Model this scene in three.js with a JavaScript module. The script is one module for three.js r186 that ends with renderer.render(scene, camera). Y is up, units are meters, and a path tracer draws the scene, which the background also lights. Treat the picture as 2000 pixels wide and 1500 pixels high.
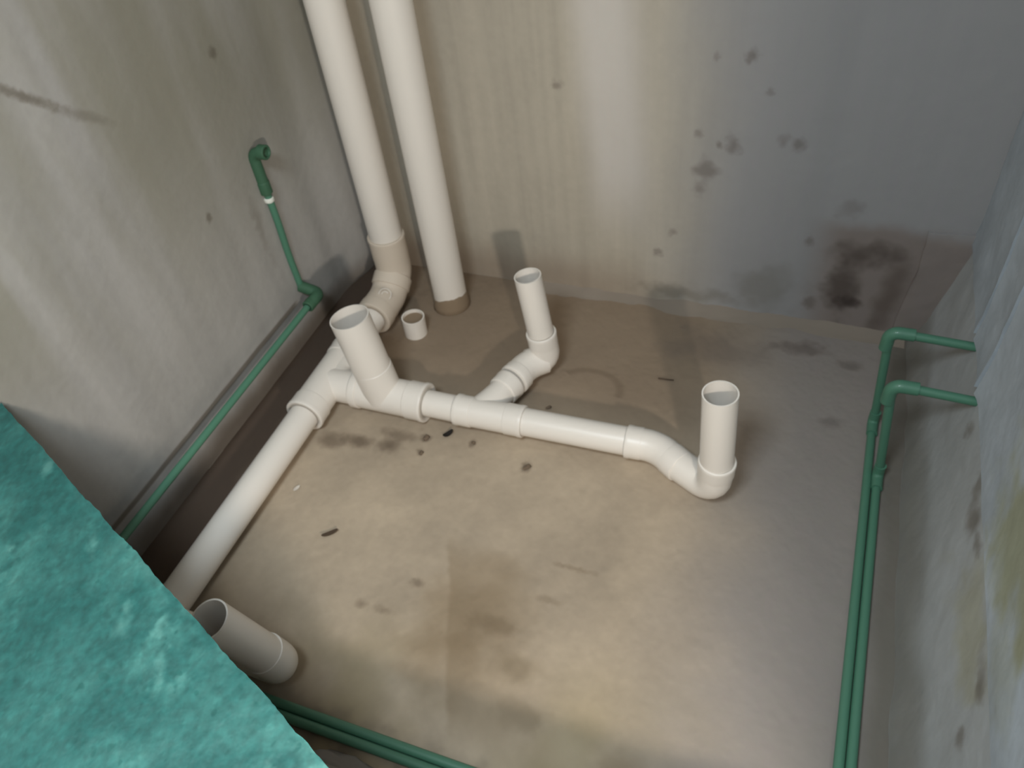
import * as THREE from 'three';
import { mergeGeometries, mergeVertices } from 'three/addons/utils/BufferGeometryUtils.js';
import { RoundedBoxGeometry } from 'three/addons/geometries/RoundedBoxGeometry.js';
import { RectAreaLightUniformsLib } from 'three/addons/lights/RectAreaLightUniformsLib.js';

// ---------------------------------------------------------------- camera, light, exposure
const scene = new THREE.Scene();
scene.background = new THREE.Color(0x0a0a0a);
const camera = new THREE.PerspectiveCamera(51.3, 4 / 3, 0.05, 30);
camera.position.set(0, 1.73, 0);
camera.rotation.order = 'YXZ';
camera.rotation.set(-0.7894, 0.45697, -0.14803);
camera.focus = 1.05; camera.userData.fStop = 7;
camera.updateMatrixWorld();
const renderer = new THREE.WebGLRenderer({ antialias: true });
renderer.toneMapping = THREE.LinearToneMapping;
renderer.toneMappingExposure = 1.15;
renderer.shadowMap.enabled = true;
RectAreaLightUniformsLib.init();

const BULB = { pos: [0.56, 1.27, 0.52], color: new THREE.Color(1.0, 0.91, 0.80), intensity: 6.4, radius: 3 };
const PANEL = { pos: [-0.45, 2.56, 0.30], size: 0.6, color: new THREE.Color(0.80, 0.92, 1.0), intensity: 39 };

// ---------------------------------------------------------------- noise
function hash(x, y, z) {
  let h = Math.imul(x, 374761393) ^ Math.imul(y, 668265263) ^ Math.imul(z, 2147483647 ^ 0x5bd1e995);
  h = Math.imul(h ^ (h >>> 13), 1274126177);
  return ((h ^ (h >>> 16)) >>> 0) / 4294967296;
}
function noise(x, y, z = 0) {
  const xi = Math.floor(x), yi = Math.floor(y), zi = Math.floor(z);
  let u = x - xi, v = y - yi, w = z - zi;
  u = u * u * (3 - 2 * u); v = v * v * (3 - 2 * v); w = w * w * (3 - 2 * w);
  const L = (a, b, t) => a + (b - a) * t;
  const g = (k) => L(L(hash(xi, yi, zi + k), hash(xi + 1, yi, zi + k), u), L(hash(xi, yi + 1, zi + k), hash(xi + 1, yi + 1, zi + k), u), v);
  return w === 0 ? g(0) : L(g(0), g(1), w);
}
function fbm(x, y, z = 0, n = 4) {
  let s = 0, a = 0.5, t = 0;
  for (let i = 0; i < n; i++) { s += a * noise(x, y, z + i * 7); t += a; x *= 2.03; y *= 2.03; a *= 0.5; }
  return s / t;                                                       // 0..1
}
let seed = 12345;
const rnd = () => (seed = (Math.imul(seed, 1664525) + 1013904223) >>> 0) / 4294967296;
const sm = (a, b, x) => { const t = Math.min(1, Math.max(0, (x - a) / (b - a))); return t * t * (3 - 2 * t); };
const blob = (x, y, cx, cy, rx, ry, rough = 0.35, ang = 0) => {       // irregular stain, 0..1
  const c = Math.cos(ang), s = Math.sin(ang), dx = x - cx, dy = y - cy;
  const e = Math.hypot((dx * c + dy * s) / rx, (-dx * s + dy * c) / ry);
  if (e > 2.6) return 0;
  const f = 0.9 / Math.min(rx, ry), d = e + ((fbm(x * f, y * f, 3, 3) - 0.5) * 1.3 + (fbm(x * 16, y * 16, 5, 3) - 0.5)) * 2.2 * rough;
  return 1 - sm(0.1, 1.45, d);
};

// ---------------------------------------------------------------- textures
const lin = (c) => { c /= 255; return c <= 0.04045 ? c / 12.92 : Math.pow((c + 0.055) / 1.055, 2.4); };
function colourMap(w, h, fn) {                                        // fn(u, v) -> sRGB 0..255
  const d = new Uint8Array(w * h * 4);
  for (let j = 0; j < h; j++) for (let i = 0; i < w; i++) {
    const c = fn((i + 0.5) / w, (j + 0.5) / h), k = (j * w + i) * 4;
    for (let q = 0; q < 3; q++) d[k + q] = Math.max(0, Math.min(255, c[q]));
    d[k + 3] = 255;
  }
  const t = new THREE.DataTexture(d, w, h);
  t.colorSpace = THREE.SRGBColorSpace; t.magFilter = THREE.LinearFilter; t.minFilter = THREE.LinearFilter;
  t.wrapS = t.wrapT = THREE.RepeatWrapping; t.needsUpdate = true;
  return t;
}
function heightMap(w, h, fn) {
  const d = new Uint8Array(w * h * 4);
  for (let j = 0; j < h; j++) for (let i = 0; i < w; i++) {
    const c = Math.max(0, Math.min(255, 255 * fn((i + 0.5) / w, (j + 0.5) / h))), k = (j * w + i) * 4;
    d[k] = d[k + 1] = d[k + 2] = c; d[k + 3] = 255;
  }
  const t = new THREE.DataTexture(d, w, h);
  t.magFilter = THREE.LinearFilter; t.minFilter = THREE.LinearFilter; t.wrapS = t.wrapT = THREE.RepeatWrapping; t.needsUpdate = true;
  return t;
}
const mix = (a, b, t) => a.map((v, i) => v + (b[i] - v) * t);
const mul = (a, k) => a.map((v) => v * k);

// every concrete surface maps its own metric rectangle [a0,a1] x [b0,b1] on to uv 0..1
const RECT = {
  floor: [-1.70, 0.60, -2.22, -0.25],   // x, z
  back: [-1.70, 0.60, 0, 1.4],          // x, y
  left: [-2.10, -0.10, 0, 1.4],         // z, y
  right: [-2.10, -0.10, 0, 1.4],        // z, y
};
const metric = (r, fn) => (u, v) => fn(r[0] + (r[1] - r[0]) * u, r[2] + (r[3] - r[2]) * v);

const floorColour = metric(RECT.floor, (x, z) => {
  let c = [156, 141, 122];
  const big = fbm(x * 3.1, z * 3.1, 1, 5), mid = fbm(x * 9, z * 9, 11, 4), fine = fbm(x * 60, z * 60, 21, 3);
  c = mul(c, 0.84 + 0.22 * big + 0.14 * mid + 0.06 * fine);
  c = mix(c, [138, 124, 92], 0.65 * sm(0.3, 0.75, fbm(x * 4 + 9, z * 4, 31)) * sm(-0.85, -0.5, z));      // yellowish tone at the front, also darkened to offset the panel light
  c = mix(c, [120, 102, 84], 0.6 * sm(-1.30, -1.62, z) * sm(0.1, -0.4, x));                                // browner strip at the back
  c = mix(c, [142, 135, 131], 0.85 * sm(-0.25, 0.1, x + 0.12 * (fbm(x * 5, z * 5, 41) - 0.5)));           // greyer by the right wall, cooler light put into the colour
  const st = (px, pz, rx, rz, k, col = [84, 70, 56], r = 0.35, a = 0) => { c = mix(c, col, k * blob(x, z, px, pz, rx, rz, r, a)); };
  // damp stains by the tee
  st(-1.12, -1.205, 0.05, 0.022, 0.6); st(-1.02, -1.215, 0.035, 0.03, 0.6); st(-1.20, -1.19, 0.05, 0.03, 0.5);
  st(-1.00, -1.26, 0.06, 0.02, 0.4); st(-0.925, -1.27, 0.016, 0.016, 0.7); st(-0.785, -1.29, 0.01, 0.014, 0.5); st(-0.61, -1.245, 0.014, 0.02, 0.6);
  st(-0.92, -1.22, 0.015, 0.012, 0.55);
  // darker patch with a soft left edge in the middle of the floor
  st(-0.58, -0.80, 0.12, 0.14, 0.32, [112, 92, 66], 0.5); st(-0.62, -0.66, 0.10, 0.10, 0.26, [108, 90, 66], 0.5);
  st(-0.44, -0.70, 0.06, 0.035, 0.35, [94, 80, 58]); st(-0.40, -0.60, 0.06, 0.03, 0.3, [94, 80, 58]); st(-0.52, -0.78, 0.07, 0.02, 0.4, [96, 80, 60]);
  st(-0.27, -0.565, 0.055, 0.045, 0.5, [172, 158, 134], 0.25); st(-0.45, -0.57, 0.10, 0.05, 0.25, [166, 150, 128], 0.4);
  st(-0.16, -0.55, 0.06, 0.04, 0.4, [104, 88, 66]); st(-0.75, -0.83, 0.02, 0.012, 0.4);
  st(-0.86, -0.74, 0.02, 0.014, 0.4, [96, 80, 64]); st(-0.80, -0.74, 0.03, 0.012, 0.3, [96, 80, 64]);
  st(-0.38, -0.98, 0.05, 0.008, 0.4, [110, 94, 74]); st(-0.42, -0.88, 0.04, 0.01, 0.3, [110, 94, 74]);
  st(-0.9, -0.44, 0.22, 0.05, 0.45, [84, 74, 66], 0.5); st(-0.45, -0.43, 0.25, 0.05, 0.4, [88, 80, 70], 0.5); st(0.1, -0.5, 0.14, 0.06, 0.3, [92, 86, 70], 0.5);
  const sx = x + 0.703 - (z + 0.919) * 0.431 + 0.03 * (fbm(x * 14, z * 14, 45) - 0.5);
  c = mix(c, [112, 94, 70], 0.36 * sm(-0.006, 0.012, sx) * sm(0.30, 0.02, sx) * sm(-1.0, -0.9, z) * sm(-0.48, -0.58, z));                       // edge of a dried damp patch
  // scuffs by the back wall
  st(0.05, -1.90, 0.09, 0.025, 0.5, [92, 80, 74], 0.5, -0.1); st(0.18, -1.86, 0.04, 0.02, 0.4, [88, 78, 72]);
  st(-0.2, -1.85, 0.14, 0.09, 0.35, [98, 88, 82], 0.5); st(0.15, -1.62, 0.03, 0.02, 0.35, [88, 80, 76]);
  // ring left by a bucket
  c = mix(c, [72, 58, 48], 0.9 * sm(-1.30, -1.40, x + 0.05 * (fbm(z * 9, x * 5, 44) - 0.5)));                         // shadow behind the long drain, painted into the floor colour
  const rr = Math.hypot((x + 0.53) / 1.3, z + 1.58), an = Math.atan2(z + 1.58, x + 0.53);
  c = mix(c, [92, 76, 60], 0.3 * (1 - sm(0.002, 0.016, Math.abs(rr - 0.075))) * (an < 0.15 && an > -2.6 ? 1 : 0));
  // darker line along the right hand fillet
  c = mix(c, [98, 94, 84], 0.7 * sm(0.255, 0.32, x + 0.03 * (fbm(z * 8, 2, 5) - 0.5)));
  return c;
});
const backColour = metric(RECT.back, (x, y) => {
  let c = [164, 156, 142];
  const big = fbm(x * 2.5, y * 1.4, 2, 4), streak = fbm(x * 17, y * 0.9, 12, 4), st2 = fbm(x * 42, y * 1.6, 17, 3), fine = fbm(x * 60, y * 60, 22, 3);
  c = mul(c, 0.86 + 0.12 * big + 0.17 * streak + 0.06 * st2 + 0.04 * fine);
  c = mix(c, [200, 194, 188], 0.8 * (1 - sm(0.03, 0.14, Math.abs(x + 0.52 + 0.06 * y + 0.03 * (fbm(3, y * 4, 8) - 0.5)))) * sm(0.15, 0.5, y));     // pale run
  c = mix(c, [148, 148, 151], 0.85 * sm(-0.55, -0.15, x + 0.1 * (fbm(x * 6, y * 3, 4) - 0.5)));
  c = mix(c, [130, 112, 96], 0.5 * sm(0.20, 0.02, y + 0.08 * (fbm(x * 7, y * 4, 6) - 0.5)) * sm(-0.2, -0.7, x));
  const st = (px, py, rx, ry, k, col = [82, 72, 66], r = 0.5, a = 0) => { c = mix(c, col, 0.8 * k * blob(x, y, px, py, rx, ry, r, a)); };
  for (const [px, py, rr, k] of [[-0.294, 0.50, 0.03, 0.45], [-0.31, 0.44, 0.022, 0.35], [-0.225, 0.585, 0.022, 0.45], [-0.265, 0.58, 0.01, 0.4], [-0.06, 0.60, 0.02, 0.45], [-0.10, 0.61, 0.018, 0.3],
    [-0.20, 0.83, 0.016, 0.5], [-0.29, 0.82, 0.012, 0.3], [-0.15, 0.74, 0.012, 0.3], [-0.32, 0.61, 0.012, 0.35], [-0.42, 0.20, 0.014, 0.4], [-0.38, 0.28, 0.014, 0.35], [-0.72, 0.72, 0.014, 0.4], [0.01, 0.30, 0.014, 0.4],
    [0.045, 0.08, 0.02, 0.6], [0.1, 0.42, 0.03, 0.25]]) st(px, py, rr, rr * 1.15, k);
  c = mix(c, [126, 112, 104], 0.7 * sm(0.40, 0.34, y + 0.05 * (fbm(x * 9, y * 9, 14) - 0.5)) * sm(-0.02, 0.12, x));           // bare pinkish mortar low on the right
  st(0.135, 0.275, 0.075, 0.05, 1, [84, 74, 68]); st(0.215, 0.29, 0.04, 0.04, 0.9, [84, 74, 68]); st(0.125, 0.17, 0.045, 0.11, 1, [80, 70, 64]); st(0.145, 0.10, 0.03, 0.035, 1, [60, 50, 46]);
  st(0.255, 0.14, 0.035, 0.16, 0.75, [84, 72, 64], 0.2, -0.12);  // slanting shadow of the green riser, painted on the wall
  st(-0.1, 0.12, 0.10, 0.07, 0.4, [104, 100, 90]); st(-0.32, 0.05, 0.16, 0.03, 0.4, [104, 98, 86]);
  return c;
});
const leftColour = metric(RECT.left, (z, y) => {
  let c = [160, 157, 153];
  const big = fbm(z * 2.2, y * 2.2, 3, 4), streak = fbm(z * 15, y * 1.0, 13, 4), fine = fbm(z * 60, y * 60, 23, 3);
  c = mul(c, 0.88 + 0.14 * big + 0.13 * streak + 0.04 * fine);
  c = mix(c, [134, 130, 114], 0.75 * sm(0.2, 0.75, fbm(z * 7, y * 1.3, 33)) * sm(0.2, 1.0, y));  // olive plaster tone, darkened with height to paint in the light falloff
  const st = (pz, py, rx, ry, k, col = [92, 84, 72], r = 0.4, a = 0) => { c = mix(c, col, k * blob(z, y, pz, py, rx, ry, r, a)); };
  st(-1.07, 1.10, 0.07, 0.012, 0.6, undefined, 0.3, 0.75); st(-1.18, 1.0, 0.08, 0.012, 0.3, undefined, 0.3, 0.7); st(-1.383, 0.606, 0.012, 0.014, 0.5);
  st(-1.62, 0.95, 0.014, 0.018, 0.5); st(-1.55, 0.45, 0.02, 0.12, 0.25); c = mix(c, [100, 88, 76], 0.65 * sm(0.11, 0.01, y + 0.06 * (fbm(z * 8, y * 8, 35) - 0.5)));  // wall foot darkened as well, painting the shade behind the drain
  c = mix(c, [98, 90, 80], 0.75 * (1 - sm(0.004, 0.013, Math.abs(y - 0.150 - 0.004 * (fbm(z * 9, 1, 9) - 0.5)))) * sm(-1.60, -1.55, z));
  st(-1.35, 0.07, 0.06, 0.03, 0.35, [170, 160, 150]); st(-0.95, 0.08, 0.10, 0.03, 0.3, [166, 156, 148]);
  return c;
});
const rightColour = metric(RECT.right, (z, y) => {
  let c = [170, 178, 185];
  const big = fbm(z * 3, y * 3, 4, 4), mid = fbm(z * 11, y * 11, 14, 4), fine = fbm(z * 60, y * 60, 24, 3);
  c = mul(c, 0.84 + 0.14 * big + 0.16 * mid + 0.05 * fine);
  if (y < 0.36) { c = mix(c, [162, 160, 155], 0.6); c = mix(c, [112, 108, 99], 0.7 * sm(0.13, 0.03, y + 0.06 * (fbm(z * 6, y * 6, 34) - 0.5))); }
  const st = (pz, py, rx, ry, k, col = [96, 88, 78], r = 0.4, a = 0) => { c = mix(c, col, k * blob(z, y, pz, py, rx, ry, r, a)); };
  st(-0.90, 0.53, 0.16, 0.12, 0.5, [140, 136, 84], 0.7); st(-0.93, 0.27, 0.12, 0.08, 0.42, [152, 146, 112], 0.7); st(-0.78, 0.46, 0.10, 0.09, 0.3, [146, 144, 112], 0.7);
  st(-1.15, 0.30, 0.04, 0.03, 0.6); st(-1.22, 0.32, 0.03, 0.02, 0.5); st(-1.08, 0.31, 0.03, 0.015, 0.5); st(-0.72, 0.23, 0.02, 0.02, 0.5); st(-0.78, 0.30, 0.03, 0.015, 0.4);
  st(-0.8, 0.31, 0.05, 0.02, 0.35); st(-1.4, 0.29, 0.02, 0.02, 0.5);
  return c;
});
const grit = (k) => metric(RECT[k], (a, b) => 0.5 * fbm(a * 45, b * 45, 51, 4) + 0.5 * fbm(a * 8, b * 8, 52, 3));
function concrete(key, colour, bump, w = 1280, h = 896) {
  return new THREE.MeshStandardMaterial({ map: colourMap(w, h, colour), bumpMap: heightMap(640, 448, grit(key)), bumpScale: bump, roughness: 0.88 });
}
const M = {
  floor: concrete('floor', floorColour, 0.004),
  back: concrete('back', backColour, 0.002),
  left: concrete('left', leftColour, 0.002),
  right: concrete('right', rightColour, 0.003),
  plain: new THREE.MeshStandardMaterial({ color: 0x9a938a, roughness: 0.9 }),
  ceiling: new THREE.MeshStandardMaterial({ color: 0xb4aea6, roughness: 0.9 }),
  mortar: new THREE.MeshStandardMaterial({ color: 0x8d8276, roughness: 0.95 }),
  mortarBrown: new THREE.MeshStandardMaterial({ color: 0x86745f, roughness: 0.95 }),
  mortarGrey: new THREE.MeshStandardMaterial({ color: 0x8c8680, roughness: 0.95 }),
  pvc: new THREE.MeshPhysicalMaterial({ color: 0xe2dbd2, roughness: 0.40, clearcoat: 0.15, clearcoatRoughness: 0.3 }),
  pvcDusty: new THREE.MeshStandardMaterial({ color: 0xcdc0b0, roughness: 0.65 }),
  green: new THREE.MeshPhysicalMaterial({ color: 0x4d7d66, roughness: 0.5, clearcoat: 0.1 }),
  greenDull: new THREE.MeshStandardMaterial({ color: 0x3a6048, roughness: 0.6 }),
  tape: new THREE.MeshStandardMaterial({ color: 0xe4e6dc, roughness: 0.7 }),
  leaf: new THREE.MeshStandardMaterial({ color: 0x4a3b2d, roughness: 0.9, side: THREE.DoubleSide }),
  chip: new THREE.MeshStandardMaterial({ color: 0x1d1712, roughness: 0.9 }),
  crumb: new THREE.MeshStandardMaterial({ color: 0x6e5d4c, roughness: 0.95 }),
  whiteChip: new THREE.MeshStandardMaterial({ color: 0xcfc6ba, roughness: 0.9 }),
};

// ---------------------------------------------------------------- naming helpers
const used = {};
function numbered(n) { used[n] = (used[n] ?? -1) + 1; return used[n] ? n + '_' + String(used[n]).padStart(3, '0') : n; }
function mesh(name, geo, mat, parent) {
  const m = new THREE.Mesh(geo, mat);
  m.name = parent ? name : numbered(name);
  m.castShadow = m.receiveShadow = true;
  (parent ?? scene).add(m);
  return m;
}
function structure(name, geo, mat) { const m = mesh(name, geo, mat); m.userData.kind = 'structure'; return m; }
function tag(o, label, category, group) { o.userData.label = label; o.userData.category = category; if (group) o.userData.group = group; return o; }
function thing(name, pos, label, category, group) {
  const g = new THREE.Group(); g.name = numbered(name); g.position.set(...pos); scene.add(g); return tag(g, label, category, group);
}
const V = (p) => new THREE.Vector3(...p);
const sub = (p, o) => [p[0] - o[0], p[1] - o[1], p[2] - o[2]];

// ---------------------------------------------------------------- geometry helpers
const plainGeo = (g) => { const q = g.index ? g.toNonIndexed() : g; for (const k of Object.keys(q.attributes)) if (!['position', 'normal', 'uv'].includes(k)) q.deleteAttribute(k); return q; };
const merge = (list) => mergeGeometries(list.map(plainGeo));

function pathCurve(pts, bend) {
  const P = pts.map(V), c = new THREE.CurvePath();
  let at = P[0];
  for (let i = 1; i < P.length - 1; i++) {
    const a = P[i].clone().sub(P[i - 1]), b = P[i + 1].clone().sub(P[i]);
    const t = Math.min(bend, a.length() * 0.49, b.length() * 0.49);
    const s = P[i].clone().addScaledVector(a.normalize(), -t), e = P[i].clone().addScaledVector(b.normalize(), t);
    if (at.distanceTo(s) > 1e-4) c.add(new THREE.LineCurve3(at, s));
    c.add(new THREE.CubicBezierCurve3(s, s.clone().lerp(P[i], 0.56), e.clone().lerp(P[i], 0.56), e));
    at = e;
  }
  c.add(new THREE.LineCurve3(at, P[P.length - 1]));
  return c;
}
// swept pipe: hollow with a wall thickness, so an open end shows its bore
function pipe(pts, r, { bend = 0.05, wall = 0.0035, n = 36, step = 0.02 } = {}) {
  const c = pathCurve(pts, bend), len = c.getLength();
  const S = pts.length === 2 ? Math.max(2, Math.ceil(len / 0.15)) : Math.min(160, Math.ceil(len / step) + 8);
  const fr = c.computeFrenetFrames(S, false), pos = [], idx = [];
  const rows = [];
  for (let i = 0; i <= S; i++) rows.push([i, r]);
  if (wall) { const rr = []; for (let i = S; i >= 0; i--) rr.push([i, r - wall]); rows.push(...rr); }
  const geos = [];
  const ringAt = (i, rad) => {
    const p = c.getPointAt(i / S), out = [];
    for (let j = 0; j <= n; j++) {
      const a = (j / n) * Math.PI * 2;
      out.push(p.clone().addScaledVector(fr.normals[i], Math.cos(a) * rad).addScaledVector(fr.binormals[i], Math.sin(a) * rad));
    }
    return out;
  };
  const skin = (list) => {                                             // smooth strip through rings
    const g = new THREE.BufferGeometry(), ps = [], id = [], uv = [];
    list.forEach(([i, rad], k) => ringAt(i, rad).forEach((q, j) => { ps.push(q.x, q.y, q.z); uv.push(j / n, (i / S) * len); }));
    for (let k = 0; k < list.length - 1; k++) for (let j = 0; j < n; j++) {
      const a = k * (n + 1) + j, b = a + n + 1;
      id.push(a, a + 1, b, b, a + 1, b + 1);
    }
    g.setAttribute('position', new THREE.Float32BufferAttribute(ps, 3)); g.setAttribute('uv', new THREE.Float32BufferAttribute(uv, 2));
    g.setIndex(id); g.computeVertexNormals();
    const nn = g.attributes.normal;                                   // close the seam
    for (let k = 0; k < list.length; k++) { const a = k * (n + 1), b = a + n; const x = nn.getX(a) + nn.getX(b), y = nn.getY(a) + nn.getY(b), z = nn.getZ(a) + nn.getZ(b), l = Math.hypot(x, y, z) || 1; nn.setXYZ(a, x / l, y / l, z / l); nn.setXYZ(b, x / l, y / l, z / l); }
    return g;
  };
  const out = [], inn = [];
  for (let i = 0; i <= S; i++) { out.push([i, r]); inn.unshift([i, r - wall]); }
  geos.push(skin(out));
  if (wall) { geos.push(skin(inn), skin([[0, r - wall], [0, r]]), skin([[S, r], [S, r - wall]])); }
  else { geos.push(skin([[0, 1e-5], [0, r]]), skin([[S, r], [S, 1e-5]])); }
  return merge(geos);
}
// moulded socket / collar turned about the line a -> b
function socket(a, b, R, rIn, lip = 0.0) {
  const A = V(a), B = V(b), L = A.distanceTo(B), e = 0.0025;
  const pr = [[rIn, 0], [R - e, 0], [R, e]];
  if (lip) pr.push([R, L - 0.016], [R + lip, L - 0.0125], [R + lip, L - e], [R + lip - e, L], [rIn, L]);
  else pr.push([R, L - e], [R - e, L], [rIn, L]);
  pr.push([rIn, 0]);
  const g = new THREE.LatheGeometry(pr.map(([x, y]) => new THREE.Vector2(x, y)), 40).toNonIndexed();
  const flat = new THREE.LatheGeometry(pr.map(([x, y]) => new THREE.Vector2(x, y)), 40);
  flat.applyQuaternion(new THREE.Quaternion().setFromUnitVectors(new THREE.Vector3(0, 1, 0), B.clone().sub(A).normalize()));
  flat.translate(A.x, A.y, A.z);
  return flat;
}
// box whose vertices are moved by warp(x, y, z, normal) -> [dx, dy, dz], uv from a metric rectangle
function slab(x0, x1, y0, y1, z0, z1, seg, { warp, rect, axes } = {}) {
  const g = new THREE.BoxGeometry(x1 - x0, y1 - y0, z1 - z0, ...seg);
  g.translate((x0 + x1) / 2, (y0 + y1) / 2, (z0 + z1) / 2);
  const p = g.attributes.position, n = g.attributes.normal, uv = g.attributes.uv, q = new THREE.Vector3();
  for (let i = 0; i < p.count; i++) {
    q.fromBufferAttribute(p, i);
    if (rect) { const a = q.getComponent(axes[0]), b = q.getComponent(axes[1]); uv.setXY(i, (a - rect[0]) / (rect[1] - rect[0]), (b - rect[2]) / (rect[3] - rect[2])); }
    if (warp) { const d = warp(q.x, q.y, q.z, n.getX(i), n.getY(i), n.getZ(i)); p.setXYZ(i, q.x + d[0], q.y + d[1], q.z + d[2]); }
  }
  if (warp) {                                                           // smooth normals inside each face only
    g.computeVertexNormals();
  }
  return g;
}
// rough lump: displaced half ellipsoid sitting on its base
function lump(rx, ry, rz, rough, s, n = 20) {
  const g = mergeVertices(new THREE.SphereGeometry(1, n, Math.ceil(n * 0.7)));
  g.deleteAttribute('uv'); const h = mergeVertices(g), p = h.attributes.position;
  for (let i = 0; i < p.count; i++) {
    const x = p.getX(i), y = p.getY(i), z = p.getZ(i), k = 1 + rough * (fbm(x * 2 + s, y * 2 + z * 2, s, 3) - 0.5) * 2;
    p.setXYZ(i, x * rx * k, Math.max(-0.15, y) * ry * k, z * rz * k);
  }
  h.computeVertexNormals();
  const u = new Float32Array(p.count * 2); h.setAttribute('uv', new THREE.BufferAttribute(u, 2));
  return h;
}

// ---------------------------------------------------------------- the room
const XL = -1.5, XR = 0.42, ZB = -2.02, ZF = 3.0, YC = 2.6, PIT = 0.36, ZP = -0.30;
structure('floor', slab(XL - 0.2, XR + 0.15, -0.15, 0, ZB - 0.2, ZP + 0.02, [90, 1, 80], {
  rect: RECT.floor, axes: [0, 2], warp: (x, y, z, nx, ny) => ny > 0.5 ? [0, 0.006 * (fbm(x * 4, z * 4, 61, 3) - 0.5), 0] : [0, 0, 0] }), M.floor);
const upperFloor = structure('floor_upper', merge([slab(XL - 0.2, XR + 0.15, -0.15, PIT, ZP, 0.05, [1, 1, 1]), slab(XL - 0.2, 2.4, -0.15, PIT, 0.05, ZF + 0.2, [1, 1, 1])]), M.plain);
const wallBack = structure('wall_back', slab(XL - 0.2, XR + 0.2, 0, YC, ZB - 0.2, ZB, [110, 110, 1], {
  rect: RECT.back, axes: [0, 1], warp: (x, y, z, nx, ny, nz) => nz > 0.5 ? [0, 0, 0.008 * (fbm(x * 3, y * 3, 62, 3) - 0.5)] : [0, 0, 0] }), M.back);
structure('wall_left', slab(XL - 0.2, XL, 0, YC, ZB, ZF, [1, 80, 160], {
  rect: RECT.left, axes: [2, 1], warp: (x, y, z, nx) => nx > 0.5 ? [0.008 * (fbm(z * 3, y * 3, 63, 3) - 0.5) + 0.036 * sm(-1.82, -2.01, z), 0, 0] : [0, 0, 0] }), M.left);  // far corner bulges inward, shaped to hide a lit strip beside the stack

// right wall: rough sloping slab edge below, plaster above with two chases cut for the pipes
const ZR0 = ZB, ZR1 = 0.1, C1 = [-1.650, -1.628], C2 = [-1.468, -1.446], YCH = 1.35;
const rough = (y, z, k) => k * (fbm(z * 7, y * 7, 64, 3) - 0.5);
const upWarp = (x, y, z, nx) => {
  if (x > XR + 0.01) return [0, 0, 0];
  let ridge = 0;
  for (const c of [C1, C2]) if (y < YCH + 0.05) ridge += 0.007 * Math.exp(-Math.pow((Math.min(Math.abs(z - c[0]), Math.abs(z - c[1]))) / 0.02, 2)) * (0.4 + fbm(z * 20, y * 12, 65));
  return [-ridge + rough(y, z, 0.006) - 0.006 * sm(0.12, 0, y - PIT), 0, 0];
};
const W = (y0, y1, z0, z1, x0 = XR) => slab(x0, XR + 0.05, y0, y1, z0, z1, [1, Math.ceil((y1 - y0) / 0.03), Math.max(2, Math.ceil((z1 - z0) / 0.02))], { rect: RECT.right, axes: [2, 1], warp: x0 === XR ? upWarp : (x, y, z, nx) => nx < -0.5 ? [rough(y, z, 0.004), 0, 0] : [0, 0, 0] });
structure('wall_right', merge([
  W(PIT, YCH, ZR0, C1[0]), W(PIT, YCH, C1[1], C2[0]), W(PIT, YCH, C2[1], ZR1), W(YCH, YC, ZR0, ZR1),
  W(PIT, YCH, C1[0], C1[1], XR + 0.014), W(PIT, YCH, C2[0], C2[1], XR + 0.014),
  slab(XR + 0.05, XR + 0.2, 0, YC, ZR0, ZR1, [1, 1, 1]),
  slab(0.35, XR + 0.05, 0, PIT, ZR0, ZR1, [1, 24, 160], { rect: RECT.right, axes: [2, 1], warp: (x, y, z, nx) => x < 0.36 ? [0.078 * Math.pow(Math.max(0, y) / PIT, 0.8) + rough(y, z, 0.014) * sm(0, 0.06, y) - 0.02 * sm(0.08, 0, y) * fbm(z * 6, 1, 66), 0, 0] : [0, 0, 0] }),
]), M.right);
structure('wall_return', slab(XR + 0.2, 2.4, 0, YC, ZR1 - 0.2, ZR1, [1, 1, 1]), M.plain);
structure('wall_outer', slab(2.2, 2.4, 0, YC, ZR1, ZF, [1, 1, 1]), M.plain);
structure('wall_front', slab(XL - 0.2, 2.4, 0, YC, ZF, ZF + 0.2, [1, 1, 1]), M.plain);
structure('ceiling', slab(XL - 0.2, 2.4, YC, YC + 0.15, ZB - 0.2, ZF + 0.2, [1, 1, 1]), M.ceiling);

// mortar fillet where floor and back wall meet
{
  const g = new THREE.BoxGeometry(1.15, 0.05, 0.06, 90, 4, 6); const p = g.attributes.position;
  for (let i = 0; i < p.count; i++) {
    const x = p.getX(i) - 0.245, u = p.getY(i) / 0.05 + 0.5, w = p.getZ(i) / 0.06 + 0.5;
    const k = 0.35 + 0.9 * fbm(x * 9, 3, 71, 3), h = 0.022 * k * Math.pow(1 - w * 0.96, 1.4) * (0.6 + 0.8 * fbm(x * 22, 9, 74)) + 0.004 * fbm(x * 30, w * 8, 72);
    p.setXYZ(i, x, -0.01 + (h + 0.008) * u, ZB - 0.006 + w * (0.055 + 0.02 * (k - 0.7)));
  }
  g.computeVertexNormals();
  structure('trim_1', g, M.mortar);
}
// shallow pier of bare mortar in the far right corner
{
  const pier = mesh('mortar_pier', slab(0.300, 0.425, -0.005, 0.385, ZB - 0.02, ZB + 0.010, [10, 30, 3], {
    rect: RECT.back, axes: [0, 1], warp: (x, y, z, nx, ny, nz) => { const r = 0.012 * (fbm(x * 12, y * 12, 73, 3) - 0.5); return [nx < -0.5 || x < 0.302 ? -0.008 + r + 0.02 * sm(0.3, 0.0, y) * -1 + 0.014 : 0, y > 0.38 ? r * 2 : 0, z > ZB ? r : 0]; } }), M.back, wallBack);
  pier.userData.kind = 'structure';
}

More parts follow.
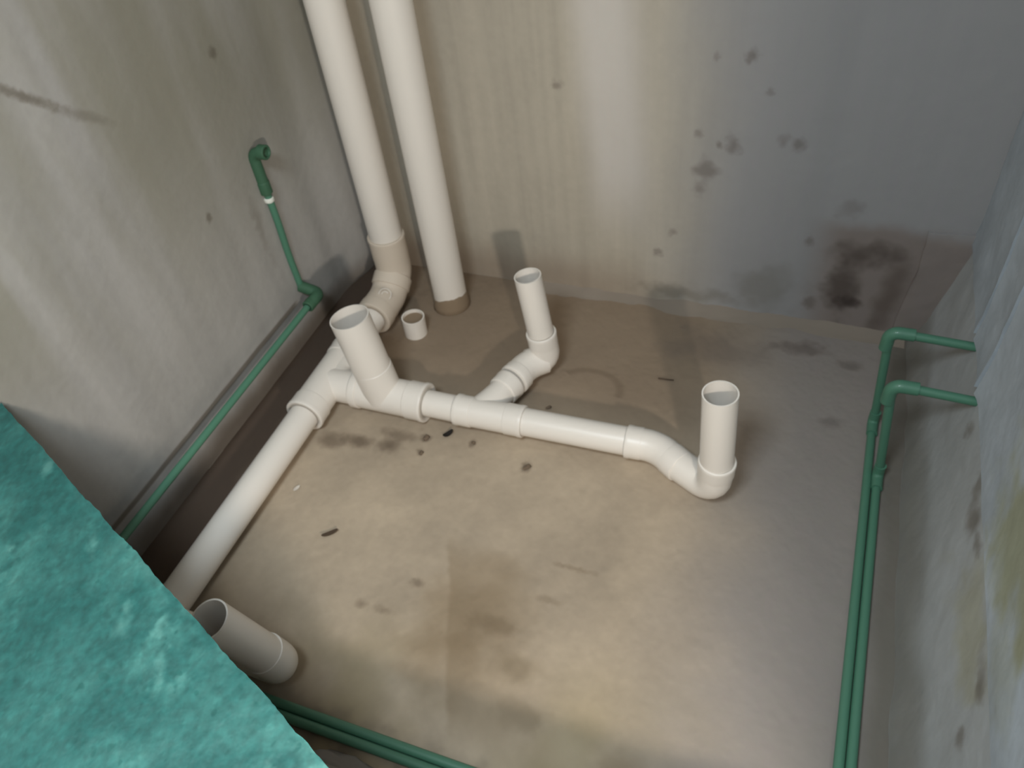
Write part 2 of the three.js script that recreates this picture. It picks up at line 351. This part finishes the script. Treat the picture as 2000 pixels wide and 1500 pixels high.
// ---------------------------------------------------------------- lamps (both behind the frame)
{
  const t = thing('ceiling_panel_light', [PANEL.pos[0], YC, PANEL.pos[2]], 'square white flat panel light fixed to the ceiling', 'light');
  const s = PANEL.size;
  mesh('frame', merge([[-1, 0], [1, 0], [0, -1], [0, 1]].map(([a, b]) => slab(a * s / 2 - (a ? 0.015 : s / 2 + 0.015), a * s / 2 + (a ? 0.015 : s / 2 + 0.015), -0.04, 0, b * s / 2 - (b ? 0.015 : s / 2 - 0.015), b * s / 2 + (b ? 0.015 : s / 2 - 0.015), [1, 1, 1]))), M.tape, t);
  const glow = new THREE.MeshStandardMaterial({ color: 0xffffff, emissive: PANEL.color, emissiveIntensity: 1.5 });
  mesh('diffuser', slab(-s / 2 + 0.015, s / 2 - 0.015, -0.03, -0.002, -s / 2 + 0.015, s / 2 - 0.015, [1, 1, 1]), glow, t);
  const l = new THREE.RectAreaLight(PANEL.color, PANEL.intensity, s - 0.03, s - 0.03);
  l.position.set(0, -0.045, 0); l.rotation.x = -Math.PI / 2; t.add(l);
}
{
  const t = thing('hanging_bulb', BULB.pos, 'bare warm bulb hanging from the ceiling on a black cord', 'lamp');
  mesh('cord', pipe([[0, 0.13, 0], [0, YC - BULB.pos[1], 0]], 0.004, { wall: 0 }), M.chip, t);
  mesh('lamp_holder', new THREE.LatheGeometry([[0.001, 0.14], [0.012, 0.14], [0.02, 0.12], [0.022, 0.075], [0.016, 0.07], [0.001, 0.07]].map((q) => new THREE.Vector2(...q)), 24), M.tape, t);
  mesh('bulb', new THREE.LatheGeometry([[0.001, -0.08], [0.04, -0.07], [0.075, -0.035], [0.082, 0], [0.07, 0.035], [0.03, 0.065], [0.016, 0.072]].map((q) => new THREE.Vector2(...q)), 32), new THREE.MeshStandardMaterial({ color: 0xfff0dd, emissive: BULB.color, emissiveIntensity: 4 }), t);
  const l = new THREE.PointLight(BULB.color, BULB.intensity); l.castShadow = true; l.shadow.radius = BULB.radius; t.add(l);
}

// ---------------------------------------------------------------- white PVC drain network
const Y = 0.06, XM = -1.284, ZX = -1.352;
{
  const O = [XM, 0, -1.85];
  const t = thing('drain_pipework', O, 'white plastic drain network of stack, tees, elbows and open risers across the floor', 'pipe');
  const o = (...p) => sub(p, O);
  const part = (n, g, m = M.pvc, label) => { const q = mesh(n, g, m, t); if (label) q.userData.label = label; return q; };
  // stack in the corner and its two 45 degree bends
  part('stack_pipe', pipe([o(-1.285, 0.235, -1.85), o(-1.287, YC, -1.85)], 0.0545), M.pvc, 'tall upright stack pipe');
  const b1 = o(-1.285, 0.112, -1.85), b2 = o(-1.284, Y, -1.770), mid = o(-1.2845, 0.086, -1.810);
  part('elbow', merge([socket(o(-1.285, 0.17, -1.85), o(-1.285, 0.258, -1.85), 0.0605, 0.05, 0.0015), pipe([o(-1.285, 0.20, -1.85), b1, mid], 0.0595, { wall: 0, bend: 0.05 })]), M.pvcDusty, 'dusty upper bend under the stack');
  const low = part('elbow', merge([socket(o(-1.2845, 0.078, -1.797), o(-1.2845, 0.101, -1.833), 0.0645, 0.05), pipe([mid, b2, o(-1.284, Y, -1.66)], 0.0600, { wall: 0, bend: 0.06 }), socket(o(-1.284, Y, -1.70), o(-1.284, Y, -1.655), 0.0625, 0.04)]), M.pvcDusty, 'dusty lower bend at the foot of the stack');
  {
    const ring = new THREE.TorusGeometry(0.020, 0.0016, 8, 32), c = new THREE.TorusGeometry(0.010, 0.0018, 8, 20, 4.6);
    c.rotateZ(0.9);
    const g = merge([ring, c]); g.rotateX(-Math.PI / 2 + 0.45); g.rotateZ(-0.5); g.translate(...o(-1.258, Y + 0.0535, -1.722));
    mesh('embossed_mark', g, M.pvc, low);
  }
  // main along the left wall
  part('main_pipe', pipe([o(XM, Y, -1.67), o(XM, Y, ZP)], 0.0435));
  part('tee_fitting', merge([pipe([o(XM, Y, -1.49), o(XM, Y, -1.215)], 0.0545, { wall: 0.004 }), socket(o(XM, Y, -1.265), o(XM, Y, -1.21), 0.0575, 0.043, 0.0015), socket(o(XM, Y, -1.45), o(XM, Y, -1.50), 0.0575, 0.043, 0.0015),
    pipe([o(XM, Y, ZX), o(-1.15, Y, ZX)], 0.0515, { wall: 0.004 }), pipe([o(XM + 0.02, Y, ZX - 0.10), o(XM + 0.03, Y, ZX - 0.02), o(-1.20, Y, ZX)], 0.047, { wall: 0, bend: 0.06 })]));
  // reducing tee with the large riser
  part('tee_fitting', merge([pipe([o(-1.18, Y, ZX), o(-0.96, Y, ZX)], 0.0545, { wall: 0.004 }), socket(o(-1.16, Y, ZX), o(-1.185, Y, ZX), 0.058, 0.045), socket(o(-1.005, Y, ZX), o(-0.945, Y, ZX), 0.0575, 0.038, 0.002),
    socket(o(-1.088, Y, -1.353), o(-1.1035, 0.170, -1.355), 0.0574, 0.0525)]));
  part('riser_pipe', pipe([o(-1.09, Y, -1.353), o(-1.129, 0.350, -1.358)], 0.0560, { n: 56 }), M.pvc, 'wide open riser beside the stack');
  // thinner branch across the floor
  part('branch_pipe', pipe([o(-0.97, Y, ZX), o(-0.83, Y, ZX)], 0.0395));
  part('wye_fitting', merge([pipe([o(-0.85, Y, ZX), o(-0.65, Y, ZX - 0.004)], 0.0435, { wall: 0.004 }), socket(o(-0.80, Y, ZX), o(-0.852, Y, ZX), 0.0455, 0.039, 0.0012), socket(o(-0.70, Y, ZX - 0.003), o(-0.645, Y, ZX - 0.004), 0.0455, 0.039, 0.0012),
    pipe([o(-0.79, Y, ZX), o(-0.757, Y, -1.42), o(-0.738, Y, -1.48)], 0.0415, { wall: 0.004, bend: 0.04 }), socket(o(-0.748, Y, -1.45), o(-0.735, Y, -1.492), 0.0470, 0.039, 0.0012)]));
  part('elbow', merge([socket(o(-0.722, Y, -1.535), o(-0.732, Y, -1.503), 0.0480, 0.036, 0.001), pipe([o(-0.734, Y, -1.50), o(-0.712, Y, -1.575), o(-0.672, Y, -1.612)], 0.0445, { wall: 0, bend: 0.06 })]));
  part('elbow', merge([pipe([o(-0.712, Y, -1.58), o(-0.668, Y, -1.618), o(-0.676, 0.155, -1.618)], 0.0435, { wall: 0, bend: 0.05 }), socket(o(-0.673, 0.115, -1.618), o(-0.677, 0.162, -1.618), 0.0445, 0.037, 0.001)]));
  part('riser_pipe', pipe([o(-0.676, 0.14, -1.618), o(-0.701, 0.363, -1.622)], 0.0385, { n: 48 }), M.pvc, 'thin open riser near the back wall');
  part('branch_pipe', pipe([o(-0.66, Y, ZX - 0.004), o(-0.335, Y, -1.362)], 0.0400));
  part('elbow', merge([socket(o(-0.31, Y, -1.3628), o(-0.355, Y, -1.3615), 0.0450, 0.039, 0.001), pipe([o(-0.335, Y, -1.362), o(-0.270, Y, -1.363), o(-0.205, Y, -1.318)], 0.0435, { wall: 0, bend: 0.06 }), socket(o(-0.232, Y, -1.337), o(-0.196, Y, -1.312), 0.0450, 0.03)]));
  part('elbow', merge([pipe([o(-0.215, Y, -1.325), o(-0.107, Y, -1.268), o(-0.105, 0.15, -1.268)], 0.0430, { wall: 0, bend: 0.055 }), socket(o(-0.1055, 0.125, -1.268), o(-0.1045, 0.172, -1.268), 0.0455, 0.038, 0.001)]));
  part('riser_pipe', pipe([o(-0.105, 0.14, -1.268), o(-0.116, 0.405, -1.268)], 0.0410, { n: 48 }), M.pvc, 'open riser at the right end');
  // riser half hidden by the teal ledge
  part('branch_pipe', pipe([o(XM, Y, -0.53), o(-1.0, Y, -0.525)], 0.0420));
  part('elbow', merge([pipe([o(-1.02, Y, -0.525), o(-0.927, Y, -0.522), o(-0.938, 0.15, -0.506)], 0.0455, { wall: 0, bend: 0.06 })]));
  part('riser_pipe', pipe([o(-0.934, 0.12, -0.511), o(-0.963, 0.355, -0.467)], 0.0425, { n: 48 }), M.pvc, 'leaning open riser by the teal ledge');
}
// second upright
{
  const O = [-1.090, 0, -1.85];
  const t = thing('drain_pipe', O, 'straight white upright pipe standing on the floor right of the corner stack', 'pipe');
  mesh('pipe_body', pipe([[0, 0.0, 0], [0.004, YC, 0]], 0.0555), M.pvc, t);
  const g = new THREE.LatheGeometry([[0.054, 0.062], [0.057, 0.06], [0.059, 0.045], [0.061, 0.02], [0.064, 0.0], [0.054, 0.0]].map((q) => new THREE.Vector2(...q)), 48), p = g.attributes.position;
  for (let i = 0; i < p.count; i++) {
    const x = p.getX(i), y = p.getY(i), z = p.getZ(i), a = Math.atan2(z, x), k = 0.45 + 0.55 * (0.5 + 0.5 * Math.cos(a - 0.7)) + 0.25 * (fbm(Math.cos(a) * 3, Math.sin(a) * 3, 77) - 0.5);
    p.setY(i, y * k);
  }
  g.computeVertexNormals();
  mesh('mortar_collar', g, M.mortarBrown, t);
}
// short sleeve
{
  const t = thing('pipe_sleeve', [-1.150, 0, -1.685], 'short white open pipe sleeve standing on the floor between the two upright pipes', 'pipe');
  mesh('sleeve', pipe([[0, 0, 0], [0.002, 0.070, 0]], 0.0375, { wall: 0.004, n: 44 }), M.pvc, t);
  mesh('mortar_fill', new THREE.CylinderGeometry(0.034, 0.034, 0.058, 36).translate(0, 0.030, 0), M.mortarBrown, t);
}

// ---------------------------------------------------------------- green water pipes
const G = 0.0108;
{
  const zx = -1.617, O = [-1.48, 0, zx];
  const t = thing('water_pipe', O, 'green water pipe on the left wall with a white band and an outlet elbow', 'pipe');
  const o = (...p) => sub(p, O);
  mesh('outlet_elbow', merge([pipe([o(-1.492, 0.545, zx), o(-1.492, 0.665, zx), o(-1.445, 0.672, zx)], 0.0165, { wall: 0, bend: 0.022, step: 0.004 }), socket(o(-1.466, 0.672, zx), o(-1.440, 0.672, zx), 0.021, 0.011), socket(o(-1.492, 0.575, zx), o(-1.492, 0.535, zx), 0.0185, 0.011)]), M.greenDull, t);
  mesh('pipe_drop', pipe([o(-1.492, 0.56, zx), o(-1.490, 0.45, zx), o(-1.497, 0.30, zx), o(-1.494, 0.185, zx)], G, { wall: 0, bend: 0.04 }), M.green, t);
  mesh('white_band', socket(o(-1.4925, 0.507, zx), o(-1.492, 0.522, zx), 0.0145, 0.010), M.tape, t);
  mesh('elbow', merge([pipe([o(-1.496, 0.188, zx), o(-1.428, 0.172, zx), o(-1.436, 0.167, zx + 0.06)], 0.0185, { wall: 0, bend: 0.02, step: 0.004 }), socket(o(-1.435, 0.168, zx + 0.04), o(-1.4365, 0.167, zx + 0.068), 0.0195, 0.011)]), M.greenDull, t);
  mesh('pipe_run', pipe([o(-1.438, 0.166, zx + 0.04), o(-1.440, 0.168, -0.44), o(-1.440, 0.02, -0.44)], G, { wall: 0, bend: 0.02 }), M.green, t);
}
function rightPipe(xb, x, z, xe, ze, label, xw = XR + 0.02) {
  const O = [x, 0, z], o = (...p) => sub(p, O), yr = 0.338;
  const t = thing('water_pipe', O, label, 'pipe');
  mesh('floor_run', pipe([o(xe, G + 0.002, ze), o(xb, G + 0.002, z), o(xb, 0.05, z)], G, { wall: 0, bend: 0.02 }), M.green, t);
  mesh('elbow', merge([pipe([o(xb, G + 0.004, z + 0.045), o(xb, G + 0.004, z), o(xb, 0.055, z)], 0.0140, { wall: 0, bend: 0.022, step: 0.004 })]), M.green, t);
  mesh('riser', pipe([o(xb, 0.04, z), o(x, yr, z), o(xw, yr - 0.006, z + 0.004)], G, { wall: 0, bend: 0.02 }), M.green, t);
  mesh('elbow', merge([pipe([o(x, yr - 0.055, z), o(x, yr, z), o(x + 0.055, yr, z)], 0.0155, { wall: 0, bend: 0.022, step: 0.004 })]), M.green, t);
}
rightPipe(0.258, 0.233, -1.637, 0.243, -0.46, 'green water pipe along the right floor edge rising to the higher, farther wall entry');
rightPipe(0.279, 0.245, -1.454, 0.265, -0.438, 'green water pipe along the right floor edge rising to the nearer wall entry');
function frontPipe(z, x1, label) {
  const O = [-0.5, 0, z], o = (...p) => sub(p, O);
  const t = thing('water_pipe', O, label, 'pipe');
  mesh('floor_run', pipe([o(-1.20, G + 0.002, z), o(x1, G + 0.002, z)], G, { wall: 0 }), M.green, t);
  mesh('elbow', pipe([o(x1 - 0.04, G + 0.003, z), o(x1, G + 0.003, z), o(x1, G + 0.003, z - 0.04)], 0.0113, { wall: 0, bend: 0.022, step: 0.004 }), M.green, t);
}
frontPipe(-0.457, 0.243, 'green floor pipe at the bottom edge below the leaning riser, farther of the pair');
frontPipe(-0.4345, 0.265, 'green floor pipe at the bottom edge below the leaning riser, nearer of the pair');

// ---------------------------------------------------------------- teal coated ledge at the near left
{
  const far0 = [-1.490, -0.652], far1 = [-0.471, -0.2344], yt = 0.64;
  const ux = far1[0] - far0[0], uz = far1[1] - far0[1], ul = Math.hypot(ux, uz), u = [ux / ul, uz / ul];
  const LEN = 1.32, WID = 0.36, TH = 0.10;
  const t = thing('coated_ledge', [far0[0], 0, far0[1]], 'rough teal painted concrete ledge slanting across the near left corner', 'ledge');
  t.rotation.y = -Math.atan2(u[1], u[0]);
  const tex = colourMap(1024, 512, (a, b) => {
    const x = a * 1.3, y = b * 0.5;
    let c = [42, 101, 96];
    const big = fbm(x * 5, y * 5, 81, 4), mid = fbm(x * 22, y * 22, 82, 4), fine = fbm(x * 120, y * 120, 83, 3);
    c = mix(c, [74, 132, 124], 0.7 * sm(0.42, 0.72, 0.5 * big + 0.5 * mid));
    c = mix(c, [24, 84, 80], 0.5 * sm(0.55, 0.30, mid));
    c = mix(c, [112, 164, 154], 0.5 * sm(0.60, 0.80, fbm(x * 34, y * 34, 84, 4)) * sm(0.42, 0.62, big));
    c = mix(c, [24, 88, 82], 0.5 * sm(0.76, 0.86, fbm(x * 75 + 7, y * 75, 90, 2)));
    c = mul(c, 0.86 + 0.28 * fine);
    for (const [fx, fy, rx, ry] of [[0.668, 0.07, 0.022, 0.010], [0.560, 0.069, 0.022, 0.016], [0.213, 0.012, 0.014, 0.008], [0.936, 0.03, 0.03, 0.025], [0.545, 0.05, 0.014, 0.01], [0.41, 0.03, 0.02, 0.01]]) c = mix(c, [120, 170, 160], 0.5 * blob(x, y, fx, fy, rx, ry, 0.5, 0.6));
    c = mix(c, [236, 226, 190], blob(x, y, 0.735, 0.302, 0.016, 0.016, 0.1));
    return c;
  });
  const bmp = heightMap(1024, 512, (a, b) => 0.5 * fbm(a * 1.3 * 70, b * 0.5 * 70, 85, 4) + 0.5 * fbm(a * 1.3 * 18, b * 0.5 * 18, 86, 3));
  const mt = new THREE.MeshPhysicalMaterial({ map: tex, bumpMap: bmp, bumpScale: 0.004, roughness: 0.6, clearcoat: 0.1, clearcoatRoughness: 0.5 });
  const g = slab(-0.005, LEN, yt - TH, yt, 0, WID, [200, 6, 60], {
    rect: [0, 1.5236, 0, 0.586], axes: [0, 2], warp: (x, y, z) => {
      const e = Math.min(1, Math.max(0, (0.02 - z) / 0.02)), top = (y - (yt - TH)) / TH;
      const n = fbm(x * 14, y * 30, 87, 4) - 0.5, n2 = fbm(x * 60, y * 60, 88, 3) - 0.5;
      const t = Math.max(0, (LEN - x) / LEN), dx = ((-1.494 - far0[0] + z * u[1]) / u[0] + 0.005) * t;
      return [dx, top > 0.99 ? 0.004 * (fbm(x * 12, z * 12, 89) - 0.5) - 0.001 * e * e : 0, e > 0 ? e * (0.007 * n + 0.005 * n2) + (top > 0.99 ? -0.002 : 0.001) : 0];
    } });
  mesh('top_slab', g, mt, t);
  for (const x of [0.35, 1.1]) mesh('support', new RoundedBoxGeometry(0.2, yt - TH - PIT + 0.002, 0.12, 2, 0.006).translate(x, (yt - TH + PIT) / 2, WID - 0.0 - 0.06 + (x < 0.5 ? 0.0 : 0)), M.mortarGrey, t);
}

// ---------------------------------------------------------------- small things on the floor
{
  const g = lump(0.13, 0.03, 0.055, 0.25, 3, 32);
  const m = tag(mesh('mortar_lump', g, M.mortarGrey), 'pale grey mortar hump beside the front green pipes', 'mortar'); m.position.set(-0.70, 0.0, -0.355); m.rotation.y = -0.1;
}
function flake(L, W2, curl) {
  const g = new THREE.BoxGeometry(L, 0.002, W2, 12, 1, 4), p = g.attributes.position;
  for (let i = 0; i < p.count; i++) { const u = p.getX(i) / L * 2, k = Math.sqrt(Math.max(0, 1 - u * u * 0.95)); p.setXYZ(i, p.getX(i), p.getY(i) + curl * u * u, p.getZ(i) * k + 0.15 * W2 * u * u); }
  g.computeVertexNormals(); return g;
}
function small(name, geo, mat, x, z, y, turn, label, cat, group) { const m = tag(mesh(name, geo, mat), label, cat, group); m.position.set(x, y, z); m.rotation.y = turn; return m; }
small('dry_leaf', flake(0.045, 0.012, 0.006), M.leaf, -1.037, -0.898, 0.004, 0.75, 'dark curled leaf lying on bare floor right of the long left drain', 'leaf');
small('dark_chip', flake(0.034, 0.016, 0.008), M.chip, -0.868, -1.30, 0.004, 1.0, 'black chip at the front foot of the branch pipe', 'debris');
small('twig', pipe([[-0.022, 0, 0], [0, 0.002, 0.003], [0.024, 0, 0.001]], 0.002, { wall: 0 }), M.leaf, -0.315, -1.67, 0.004, 0.1, 'small dark twig on the floor behind the right riser', 'debris');
small('paint_chip', flake(0.022, 0.010, 0.002), M.whiteChip, -1.205, -1.004, 0.003, 1.2, 'small pale chip close to the long left drain', 'debris');
const crumbs = [[-0.925, -1.272, 0.011, 'brown mortar crumb in front of the reducing tee'], [-0.605, -1.248, 0.009, 'brown mortar crumb in front of the wye fitting'], [-0.784, -1.290, 0.006, 'tiny brown crumb below the left end of the wye fitting'],
  [-0.915, -1.215, 0.008, 'brown crumb nearest the viewer of those before the tees'], [-0.618, -1.475, 0.007, 'brown crumb on the floor behind the branch pipe']];
for (const [x, z, r, l] of crumbs) small('mortar_crumb', lump(r * 1.1, r * 0.45, r * 0.8, 0.8, x * 10, 12), M.crumb, x, z, 0.002, x * 9, l, 'debris');

renderer.render(scene, camera);
